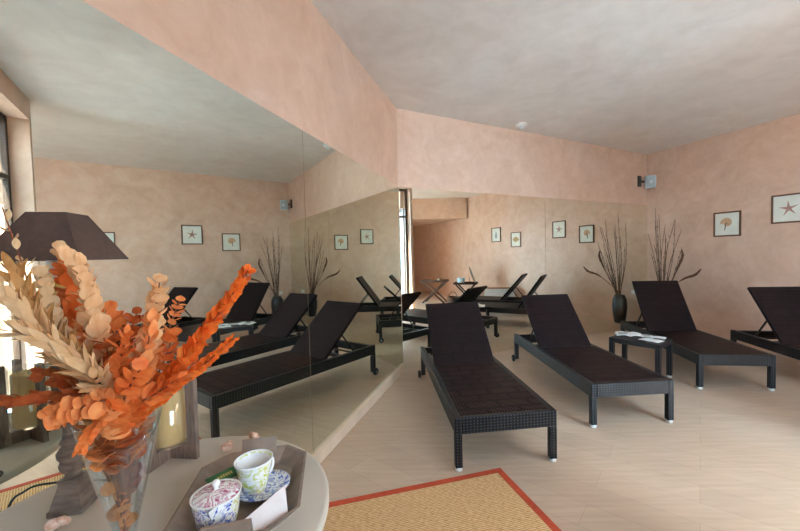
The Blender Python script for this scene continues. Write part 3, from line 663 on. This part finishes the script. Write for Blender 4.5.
# candle in a wooden hurricane holder
cp_ = V((-0.7829, 1.0713, TZ + 0.0005)); r = empty('candle_holder', cp_, math.radians(-6), 'grey-brown wooden holder with a glass cylinder, beside the wall mirror on the round table', 'candle holder'); r.scale = (KS, KS, KS)
bm = NB()
box(bm, (-0.098, -0.008, 0), (0.098, 0.008, 0.045), None, 0.001); box(bm, (-0.008, -0.09, 0), (0.008, -0.0085, 0.045), None, 0.001); box(bm, (-0.008, 0.0085, 0), (0.008, 0.09, 0.045), None, 0.001)
obj('crossed_base', bm, M['holder_wood'], r)
for k in range(4):
    bm = NB(); mm = Matrix.Rotation(k * PI / 2, 4, 'Z'); ar = 0.098 if k % 2 == 0 else 0.09
    box(bm, (ar - 0.03, -0.0085, 0.0455), (ar, 0.0085, 0.285), mm, 0.001); obj('upright', bm, M['holder_wood'], r)
bm = NB(); lathe(bm, [(0.0, 0.047), (0.052, 0.047), (0.0575, 0.052), (0.0585, 0.06), (0.0575, 0.27), (0.0555, 0.27), (0.0555, 0.06), (0.05, 0.053), (0.0, 0.053)], 40); o = obj('glass_cylinder', bm, M['candle_glass'], r, True); o['label'] = 'clear glass cylinder'
r2 = empty('pillar_candle', cp_ + V((0, 0, 0.0535 * KS)), 0, 'thick cream pillar candle inside the wooden holder', 'candle'); r2.scale = (KS, KS, KS)
bm = NB(); lathe(bm, [(0, 0), (0.044, 0), (0.046, 0.003), (0.046, 0.188), (0.043, 0.193), (0.03, 0.188), (0, 0.184)], 36); obj('wax_body', bm, M['wax'], r2, True)
bm = NB(); tube(bm, [(0, 0, 0.183), (0.001, 0, 0.195), (0.003, 0, 0.2)], 0.0015, 6); obj('wick', bm, M['cord'], r2)

# tray
ta = V((-0.25, 0.968, 0)).normalized(); tcn = V((-0.4503, 0.8696, TZ + 0.0005))
r = empty('tea_tray', tcn, ang(ta) - PI / 2, 'octagonal taupe wooden tray with raised end handles on the round table', 'tray'); r.scale = (KS, KS, KS)
def octa(hx, hy, c): return [(-hx + c, -hy), (hx - c, -hy), (hx, -hy + c), (hx, hy - c), (hx - c, hy), (-hx + c, hy), (-hx, hy - c), (-hx, -hy + c)]
bm = NB(); rings = []
for hx, hy, c, z in ((0.108, 0.150, 0.045, 0.0), (0.146, 0.188, 0.062, 0.040), (0.139, 0.181, 0.060, 0.040), (0.104, 0.146, 0.044, 0.007)): rings.append([bm.verts.new((x, y, z)) for x, y in octa(hx, hy, c)])
for a, b in zip(rings, rings[1:]):
    for i in range(8): bm.faces.new((a[i], a[(i + 1) % 8], b[(i + 1) % 8], b[i]))
bm.faces.new(rings[0][::-1]); bm.faces.new(rings[-1]); obj('tray_body', bm, M['tray_wood'], r)
for s in (-1, 1):
    bm = NB(); mm = Matrix.Translation((0, s * 0.178, 0.034)) @ Matrix.Rotation(-s * 0.30, 4, 'X'); box(bm, (-0.05, -0.004, 0), (0.05, 0.004, 0.042), mm, 0.001); obj('handle_panel', bm, M['tray_wood'], r)
TF = TZ + 0.008
# saucer and cup
cc = V((-0.4161, 0.8890, TF)); r = empty('saucer', cc, 0.4, 'white saucer with blue and pink flower print under the tea cup', 'saucer'); r.scale = (KS * .94, KS * .94, KS)
bm = NB(); lathe(bm, [(0, 0), (0.032, 0), (0.036, 0.004), (0.055, 0.009), (0.072, 0.017), (0.0725, 0.0195), (0.055, 0.0125), (0.034, 0.008), (0, 0.007)], 40); obj('plate_body', bm, M['saucer_floral'], r, True)
r = empty('tea_cup', V((-0.4372, 0.8848, TF + 0.0075)), 0.2, 'tea cup with yellow-green and blue print standing on the saucer', 'cup'); r.scale = (KS, KS, KS * 1.1)
bm = NB(); lathe(bm, [(0, 0), (0.026, 0), (0.030, 0.004), (0.0365, 0.03), (0.047, 0.072), (0.0485, 0.078), (0.046, 0.078), (0.0435, 0.07), (0.033, 0.03), (0.025, 0.008), (0, 0.006)], 40); obj('cup_body', bm, M['cup_floral'], r, True)
bm = NB(); lathe(bm, [(0.0448, 0.073), (0.0459, 0.0785), (0.0487, 0.0785), (0.0485, 0.075)], 40); obj('white_rim', bm, M['white_ceramic'], r, True)
bm = NB(); lathe(bm, [(0.043, 0.0715), (0.0325, 0.03), (0.0245, 0.0085), (0, 0.0065)], 32); o = obj('inner_glaze', bm, M['white_ceramic'], r, True)
bm = NB(); tube(bm, [(-0.042 - 0.022 * math.sin(a), 0, 0.040 + 0.022 * math.cos(a)) for a in [PI * k / 10 for k in range(11)]], 0.004, 8)
for v in bm.verts: v.co = Matrix.Rotation(-2.2, 4, 'Z') @ v.co
obj('cup_handle', bm, M['white_ceramic'], r, True)
# lidded pot
r = empty('lidded_pot', V((-0.463, 0.7655, TF)), 0, 'lidded porcelain pot with blue flower print and pink lid, on the tray', 'pot'); r.scale = (KS * .95, KS * .95, KS * .95)
bm = NB(); lathe(bm, [(0, 0), (0.036, 0), (0.040, 0.004), (0.047, 0.035), (0.055, 0.085), (0.0565, 0.092), (0.054, 0.092), (0.052, 0.085), (0.043, 0.03), (0.036, 0.008), (0, 0.006)], 40); obj('pot_body', bm, M['pot_floral'], r, True)
bm = NB(); lathe(bm, [(0.0515, 0.088), (0.0535, 0.0925), (0.057, 0.0925), (0.0562, 0.088)], 40); obj('rim', bm, M['white_ceramic'], r, True)
bm = NB(); a0 = math.radians(-72); d = V((math.cos(a0), math.sin(a0), 0)); t_ = V((-d.y, d.x, 0))
vs = [d * 0.047 + t_ * 0.016 + V((0, 0, 0.086)), d * 0.047 - t_ * 0.016 + V((0, 0, 0.086)), d * 0.074 + V((0, 0, 0.089)), d * 0.05 + V((0, 0, 0.055)), d * 0.047 + t_ * 0.016 + V((0, 0, 0.0925)), d * 0.047 - t_ * 0.016 + V((0, 0, 0.0925)), d * 0.076 + V((0, 0, 0.0935))]
b = [bm.verts.new(v) for v in vs]
for f in ((0, 3, 2), (1, 2, 3), (0, 2, 6, 4), (1, 5, 6, 2)): bm.faces.new([b[i] for i in f])
obj('spout', bm, M['white_ceramic'], r)
bm = NB(); lathe(bm, [(0, 0.087), (0.051, 0.087), (0.0512, 0.091), (0.047, 0.094), (0.03, 0.099), (0, 0.102)], 40); ld = obj('lid', bm, M['lid_floral'], r, True)
bm = NB(); lathe(bm, [(0, 0.101), (0.006, 0.102), (0.005, 0.108), (0.009, 0.114), (0.0095, 0.119), (0.006, 0.124), (0, 0.125)], 20); obj('knob', bm, M['white_ceramic'], ld, True)
# napkin, tea sachet
bm = NB()
qs = [onz(231, 531, TF + 0.022), onz(285, 485, TF + 0.062), onz(288, 513, TF + 0.022), onz(270, 527, TF + 0.004), onz(240, 545, TF + 0.004)]
ctr = sum(qs, V()) / 5; nrm = (qs[1] - qs[0]).cross(qs[3] - qs[0]).normalized()
if nrm.y > 0: nrm = -nrm
f0 = [bm.verts.new(p) for p in qs]; f1 = [bm.verts.new(p - nrm * 0.004) for p in qs]
bm.faces.new(f0); bm.faces.new(f1[::-1])
for i in range(5): bm.faces.new((f0[i], f0[(i + 1) % 5], f1[(i + 1) % 5], f1[i]))
o = obj('paper_napkin', bm, M['napkin']); tag(o, 'white folded paper napkin leaning at the right side of the tray', 'napkin')
sa, sb_ = onz(205, 480, TZ + 0.042), onz(236, 465, TZ + 0.042); sd = onz(214, 486.5, TZ + 0.034)
r = empty('tea_sachet', sa, 0, 'green tea sachet with gold print lying between cup and lidded pot', 'tea bag')
mm = frame_m(V((0, 0, 0)), sb_ - sa, sd - sa); ln = (sb_ - sa).length; hh = 0.034
mm = frame_m(V((0, 0, 0)), (sb_ - sa), ((sd - sa) - (sb_ - sa) * ((sd - sa).dot(sb_ - sa) / ln ** 2)))
bm = NB(); box(bm, (0, 0, -0.002), (ln, hh, 0.002), mm, 0.001); obj('packet', bm, M['tea_green'], r)
bm = NB()
for k in range(6): box(bm, (ln * (.3 + .08 * k), hh * .38, -0.0025), (ln * (.35 + .08 * k), hh * .66, 0.0025), mm)
o = obj('gold_print', bm, M['gold'], r); o['label'] = 'gold printed marks'
bm = NB(); box(bm, (ln * 0.985, 0.001, -0.0024), (ln * 1.01, hh - 0.001, 0.0024), mm); o = obj('white_edge', bm, M['paper'], r); o['label'] = 'white sealed edge'
# three little sea shells
def seashell(p, s, rz, label):
    bm = NB(); P = []; R_ = []
    for i in range(70):
        a = i / 69 * 2 * PI * 3.2; g = math.exp(0.16 * a) / math.exp(0.16 * 2 * PI * 3.2)
        P.append(V((math.cos(a) * 0.5 * g, math.sin(a) * 0.5 * g, 0.95 - 0.62 * g)) * s); R_.append((0.42 * g + 0.03) * s * (1 + 0.10 * math.sin(i * 1.7)))
    tube(bm, P, R_, 9); zmin = min(v.co.z for v in bm.verts)
    for v in bm.verts: v.co.z -= zmin
    mtx = Matrix.Rotation(rz, 4, 'Z') @ Matrix.Rotation(0.5, 4, 'X')
    for v in bm.verts: v.co = mtx @ v.co
    zmin = min(v.co.z for v in bm.verts)
    for v in bm.verts: v.co.z -= zmin
    o = obj('sea_shell', bm, M['shell'], None, True); o.location = V((p.x, p.y, TZ + 0.0005)); o.scale = (1.45, 1.45, 1.45); tag(o, label, 'shell', 'small shells on the round table')
seashell(onz(226, 450, TZ), 0.019, 0.4, 'small pinkish spiral shell on the table behind the tray, left of the other one')
seashell(onz(252, 440, TZ), 0.017, 1.7, 'small pinkish spiral shell near the far rim of the round table, right of its twin')
seashell(onz(57, 531, TZ), 0.020, 2.9, 'small ribbed shell on the table in front of the lamp base')

# ------------------------------------------------------------------ glass vase and dried stems
gv = V((-0.5790, 0.6652, TZ + 0.0005))
r = empty('glass_vase', gv, 0, 'clear trumpet-shaped glass vase full of orange dried stems, front of the round table', 'vase')
bm = NB(); lathe(bm, [(0, 0), (0.040, 0), (0.041, 0.005), (0.018, 0.016), (0.010, 0.03), (0.011, 0.05), (0.020, 0.09), (0.037, 0.17), (0.054, 0.25), (0.066, 0.31), (0.0648, 0.311), (0.0525, 0.25), (0.035, 0.17), (0.0175, 0.09), (0.008, 0.055), (0, 0.05)], 48); obj('vase_body', bm, M['vase_glass'], r, True)

LEAF = {}
def leafmat(name, a, b): LEAF[name] = simple('leaf_' + name, a, 0.6, b, 9, 0.0, transl=0.32, spec=0.3, kind='Generated')
leafmat('peach', (226, 172, 120), (242, 206, 158)); leafmat('cream', (214, 172, 122), (236, 206, 162)); leafmat('orange', (206, 96, 36), (238, 142, 74))
leafmat('bright', (230, 104, 28), (248, 150, 66)); leafmat('rust', (168, 76, 36), (204, 110, 56)); leafmat('tan', (174, 120, 64), (206, 158, 98))
leafmat('burgundy', (104, 36, 34), (150, 60, 48)); leafmat('amber', (192, 114, 48), (224, 154, 84)); leafmat('apricot', (224, 126, 62), (246, 176, 112))
M['stem_red'] = simple('dry_stem', (104, 52, 26), 0.7, (136, 76, 40), 30)
M['stem_dark'] = simple('dark_stem', (52, 34, 26), 0.7, (74, 48, 34), 30)
LR_ = random.Random(21)
def leaf(bm, p, d, n, l, w, kind, curl=0.0, fold=0.12):
    d = d.normalized(); s = d.cross(n)
    if s.length < 1e-4: s = d.orthogonal()
    s.normalize(); n = s.cross(d).normalized()
    rows = 6; prev = None
    for i in range(rows + 1):
        a = i / rows
        if kind == 'coin': hw = w / 2 * math.sqrt(max(0.0, 1 - (2 * a - 1) ** 2)) * (0.92 + 0.16 * a)
        else: hw = w / 2 * (math.sin(PI * min(1, a * 0.96 + 0.03)) ** 0.75)
        c = p + d * (l * a) + n * (curl * l * (a * a))
        row = [bm.verts.new(c + s * (hw * x) + n * (abs(x) * fold * hw)) for x in (-1, 0, 1)]
        if prev:
            for k in (0, 1): bm.faces.new((prev[k], prev[k + 1], row[k + 1], row[k]))
        prev = row
def dried(name, pts, kind, col, size, label, cat='dried stem', step=0.011, start=0.3, spread=0.6, per=2, stem='stem_red', col2=None, taper=0.35, width=None, face=0.0, seed=0):
    rn = random.Random(seed * 17 + 5)
    P = spline(pts, 60); ln = [0.0]
    for a, b in zip(P, P[1:]): ln.append(ln[-1] + (b - a).length)
    tot = ln[-1]; r = empty(name, P[0], 0, label, cat)
    o0 = P[0]
    bm = NB(); tube(bm, [p - o0 for p in P], [0.0022 - 0.0012 * k / 60 for k in range(61)], 6); obj('stem', bm, M[stem], r, True)
    bm = NB(); s = tot * start; k = 0; ref = None
    while s < tot:
        i = max(j for j in range(61) if ln[j] <= s + 1e-9); i = min(i, 59)
        p = P[i].lerp(P[i + 1], (s - ln[i]) / max(1e-6, ln[i + 1] - ln[i])); t = (P[i + 1] - P[i]).normalized()
        if ref is None: ref = t.orthogonal().normalized()
        ref = (ref - t * ref.dot(t)).normalized(); b = t.cross(ref)
        f = (s / tot - start) / (1 - start); sz = size * (1 - taper * f ** 2) * rn.uniform(0.82, 1.15)
        base = k * (PI / 2 if per == 2 else 2.4) + rn.uniform(-0.5, 0.5)
        for q in range(per):
            a = base + q * 2 * PI / per
            out = ref * math.cos(a) + b * math.sin(a)
            sp_ = spread * rn.uniform(0.75, 1.25)
            d = (t * (1 - sp_ * 0.45) + out * sp_ + V((rn.uniform(-.15, .15), rn.uniform(-.15, .15), rn.uniform(-.15, .15)))).normalized()
            nrm = (out * (1 - sp_ * 0.45) - t * sp_ + V((rn.uniform(-.3, .3), rn.uniform(-.3, .3), rn.uniform(-.3, .3))))
            if face: nrm = nrm.normalized() * (1 - face) + V((0.6, -0.72, 0.25)) * face
            w = sz if kind == 'coin' else sz * (width or 0.42)
            leaf(bm, p - o0 + out * 0.0015, d, nrm, sz, w, kind, rn.uniform(-0.12, 0.22), rn.uniform(0.02, 0.2) if kind == 'coin' else rn.uniform(0.1, 0.35))
        s += step * rn.uniform(0.8, 1.2); k += 1
    o = obj('leaves', bm, LEAF[col], r, True, False)
    return r
vb = gv + V((0, 0, 0.065)); MO = gv + V((0, 0, 0.30))
DK = 0.93  # stem depths scaled about the camera along with the table group
def via(*pp, off=(0, 0)):
    """a stem: foot in the vase, its mouth, then points of the photo at depths scaled about the camera"""
    pp = [(x, y, d * DK) for x, y, d in pp]; tip_dir = at(*pp[0]) - MO
    h = V((tip_dir.x, tip_dir.y, 0)); h = h.normalized() * 0.045 if h.length > 0.045 else h
    return [vb + V((off[0], off[1], 0)), gv + h * 0.3 + V((off[0], off[1], 0.16)), MO + h] + [at(*p) for p in pp]
S = dried
E_, R_u, P_ = 'dried_eucalyptus', 'dried_ruscus', 'dried_palm'
S(E_, via((103, 350, .66), (92, 310, .67), (80, 270, .69), (60, 247, .70)), 'coin', 'peach', .033, 'pale peach eucalyptus of round leaves, tallest upright stem, before the lampshade', start=.36, spread=.5, seed=1, step=.0085)
S(E_, via((98, 365, .74), (82, 325, .76), (74, 290, .78), (70, 266, .79)), 'coin', 'orange', .046, 'broad round-leaved orange stem just behind the tallest peach eucalyptus', start=.36, spread=.7, seed=2, step=.009)
S(E_, via((137, 372, .65), (150, 335, .66), (156, 305, .67), (160, 280, .67)), 'coin', 'peach', .033, 'shorter peach eucalyptus of round leaves, right of centre before a mirrored lounger', start=.4, spread=.5, seed=3, step=.0085)
S(E_, via((140, 378, .72), (164, 340, .74), (174, 315, .75), (180, 300, .76)), 'coin', 'apricot', .021, 'apricot small-leaved stem just right of the shorter peach eucalyptus', start=.42, spread=.75, seed=4, step=.008)
S(R_u, via((160, 392, .66), (195, 345, .66), (225, 305, .66), (249, 269, .66)), 'coin', 'bright', .025, 'long bright orange stem of packed leaves reaching furthest up right', start=.36, spread=.42, seed=5, step=.0042, taper=.45)
S(R_u, via((160, 398, .64), (190, 375, .64), (215, 355, .64), (234, 338, .64)), 'coin', 'bright', .018, 'slender orange stem pointing right, lowest on the right, before the candle', start=.42, spread=.42, seed=6, step=.004, taper=.45)
S(E_, via((128, 372, .70), (125, 350, .71), (132, 328, .73), (137, 312, .74)), 'coin', 'rust', .028, 'rust-red broad-leaved stem in the middle of the bouquet', start=.38, spread=.75, seed=7, step=.009)
S(E_, via((110, 372, .70), (114, 348, .71), (112, 325, .72), (106, 306, .74)), 'coin', 'orange', .034, 'orange large-leaved stem between the two peach eucalyptus stems', start=.38, spread=.8, seed=8)
S(E_, via((140, 385, .63), (146, 358, .63), (149, 338, .63), (151, 322, .64)), 'lance', 'apricot', .040, 'apricot pointed-leaf stem low in front of the shorter peach eucalyptus', start=.38, spread=.5, seed=9, width=.55)
S(P_, via((95, 380, .60), (60, 352, .60), (28, 318, .60), (-4, 283, .61)), 'lance', 'cream', .050, 'large cream feathery leaf stem sweeping to the upper left edge', start=.34, spread=.34, seed=10, step=.0042, width=.28, stem='stem_dark')
S(P_, via((100, 384, .57), (72, 360, .56), (44, 340, .56), (18, 330, .56)), 'lance', 'cream', .048, 'cream feathery leaf stem lying just below the largest one', start=.38, spread=.32, seed=11, step=.0042, width=.28, stem='stem_dark')
S(P_, via((88, 380, .62), (55, 340, .63), (30, 305, .63), (12, 268, .64)), 'lance', 'tan', .048, 'tan feathery leaf stem behind the two cream feathery ones', start=.40, spread=.45, seed=12, step=.0055, width=.34)
S(E_, via((80, 365, .67), (56, 325, .69), (46, 295, .70), (39, 268, .71)), 'coin', 'cream', .031, 'cream round-leaved stem left of centre, below the lampshade', start=.45, spread=.5, seed=13, step=.010)
S(E_, via((75, 365, .66), (40, 312, .67), (20, 258, .68), (2, 207, .69)), 'lance', 'cream', .027, 'thin cream stem with sparse leaves crossing the left side of the lampshade', start=.48, spread=.5, seed=14, step=.018, per=1, width=.5)
S(E_, via((85, 368, .72), (62, 338, .74), (46, 315, .75), (30, 298, .76)), 'coin', 'amber', .036, 'amber broad-leaved stem behind the feathery leaves', start=.40, spread=.8, seed=15)
S(R_u, via((85, 398, .60), (55, 397, .60), (25, 400, .60), (-12, 404, .60)), 'lance', 'rust', .032, 'rust orange stem lying out level to the left edge', start=.42, spread=.25, seed=16, step=.005, width=.5)
S('dried_fern', via((110, 402, .57), (92, 405, .555), (72, 410, .545), (50, 419, .54)), 'coin', 'apricot', .026, 'apricot pleated leaf stack drooping forward over the left of the vase rim', start=.50, spread=1.35, seed=17, step=.0035, taper=.3)
S('dried_fern', via((112, 410, .58), (98, 424, .57), (88, 438, .565), (79, 450, .56)), 'lance', 'orange', .026, 'orange sprig hanging down outside the vase, over the lamp base', start=.6, spread=.4, seed=18, step=.006, width=.5)
S(E_, via((140, 404, .60), (152, 396, .60), (165, 388, .60), (178, 378, .60)), 'lance', 'orange', .032, 'orange sprig at the vase rim in front of the candle glass', start=.42, spread=.5, seed=19, step=.006, width=.55)
S(E_, via((124, 402, .575), (128, 390, .57), (134, 378, .565), (140, 370, .56)), 'coin', 'orange', .028, 'orange round-leaved sprig at the front of the vase mouth', start=.42, spread=.9, seed=20, step=.008)
S(E_, via((88, 392, .63), (68, 380, .64), (50, 376, .65), (34, 374, .66)), 'coin', 'rust', .024, 'rust round-leaved sprig low on the left, beside the mirrored candle', start=.45, spread=.6, seed=21)
S(E_, via((96, 378, .67), (86, 355, .68), (84, 335, .69), (86, 315, .70)), 'coin', 'apricot', .032, 'apricot round-leaved stem under the tallest peach eucalyptus', start=.38, spread=.8, seed=22, step=.009)
S(E_, via((112, 388, .64), (112, 370, .64), (108, 352, .64), (104, 338, .64)), 'coin', 'rust', .030, 'dark rust round-leaved sprig in the heart of the bouquet', start=.36, spread=.85, seed=23, step=.009)
S(E_, via((148, 392, .66), (160, 370, .67), (168, 350, .68), (172, 335, .69)), 'coin', 'orange', .028, 'orange round-leaved sprig between the long bright stem and the peach one', start=.38, spread=.7, seed=24, step=.008)
S(R_u, via((118, 392, .60), (116, 375, .60), (122, 352, .60), (128, 335, .60)), 'lance', 'orange', .036, 'orange pointed-leaf sprig standing at the middle front of the bouquet', start=.40, spread=.55, seed=25, step=.007, width=.5)
# sprigs whose leaves stand inside the glass
def inside(name, col, pts, size, kind, label, seed, step=.012, start=.12, spread=.8, width=.55, **kw):
    S(name, [gv + V(p) for p in pts], kind, col, size, label, start=start, spread=spread, seed=seed, step=step, width=width, **kw)
inside(E_, 'amber', [(0, -.002, .065), (.004, -.006, .10), (.004, -.012, .135), (.002, -.018, .185)], .034, 'coin', 'amber round-leaved sprig pressed against the front of the glass vase', 31, .020, .25, .35, per=1, face=.8, taper=.0)
inside(E_, 'burgundy', [(0, 0, .065), (.005, .003, .13), (.012, 0, .20), (.020, -.004, .29)], .026, 'coin', 'dark red sprig inside the right side of the glass vase', 32, .006, .42, .5)
inside(E_, 'orange', [(0.001, 0.001, .06), (.002, -.002, .09), (.005, -.006, .13), (.008, -.010, .17)], .014, 'coin', 'small orange sprig deep in the foot of the glass vase', 33, .010, .25, .35)
inside(E_, 'rust', [(0, .002, .065), (-.003, .004, .13), (-.006, .004, .20), (-.003, 0, .29)], .026, 'coin', 'rust sprig filling the middle of the glass vase under its rim', 34, .009, .6, .5)
inside(E_, 'tan', [(-.001, 0, .065), (-.009, -.002, .14), (-.020, -.004, .21), (-.033, -.006, .29)], .022, 'lance', 'tan sprig along the left inside of the glass vase', 35, .012, .45, .3)

# ------------------------------------------------------------------ sky and camera
w = bpy.data.worlds.new('daylight'); scn.world = w; w.use_nodes = True
bg = w.node_tree.nodes['Background']; bg.inputs[0].default_value = (0.52, 0.75, 1.0, 1); bg.inputs[1].default_value = 19.0
w.cycles.sampling_method = 'AUTOMATIC'
sl = bpy.data.lights.new('sun', 'SUN'); sl.energy = 110.0; sl.angle = math.radians(0.6); sl.color = (1.0, 0.97, 0.93)
so = bpy.data.objects.new('sun', sl); COL.objects.link(so)
sdir = ((-ND * 0.55 + FD * 0.83).normalized() * math.cos(math.radians(72)) + V((0, 0, -math.sin(math.radians(72))))).normalized()
so.rotation_euler = sdir.to_track_quat('-Z', 'Y').to_euler(); so.location = uv(1.2, 6, 8)

cam = bpy.data.cameras.new('camera'); co = bpy.data.objects.new('camera', cam); COL.objects.link(co)
cam.sensor_fit = 'HORIZONTAL'; cam.sensor_width = 36.0; cam.lens = FPX / 800 * 36.0
cam.shift_x = -(CXP - 400) / 800; cam.shift_y = (HYP - 265.5) / 800
cam.clip_start = 0.02; cam.clip_end = 100
mz = -(_fwd); m3 = Matrix((E1, E2, mz)).transposed(); co.matrix_world = Matrix.Translation(EYE) @ m3.to_4x4()
scn.camera = co
vs = scn.view_settings; vs.view_transform = 'Standard'; vs.look = 'None'; vs.gamma = 1.0; vs.use_curve_mapping = False; vs.exposure = 0.42
cy = scn.cycles; cy.max_bounces = 14; cy.diffuse_bounces = 7; cy.glossy_bounces = 8; cy.transmission_bounces = 8; cy.transparent_max_bounces = 16
cy.sample_clamp_indirect = 6.0; cy.use_denoising = True; cy.caustics_reflective = True; cy.caustics_refractive = False
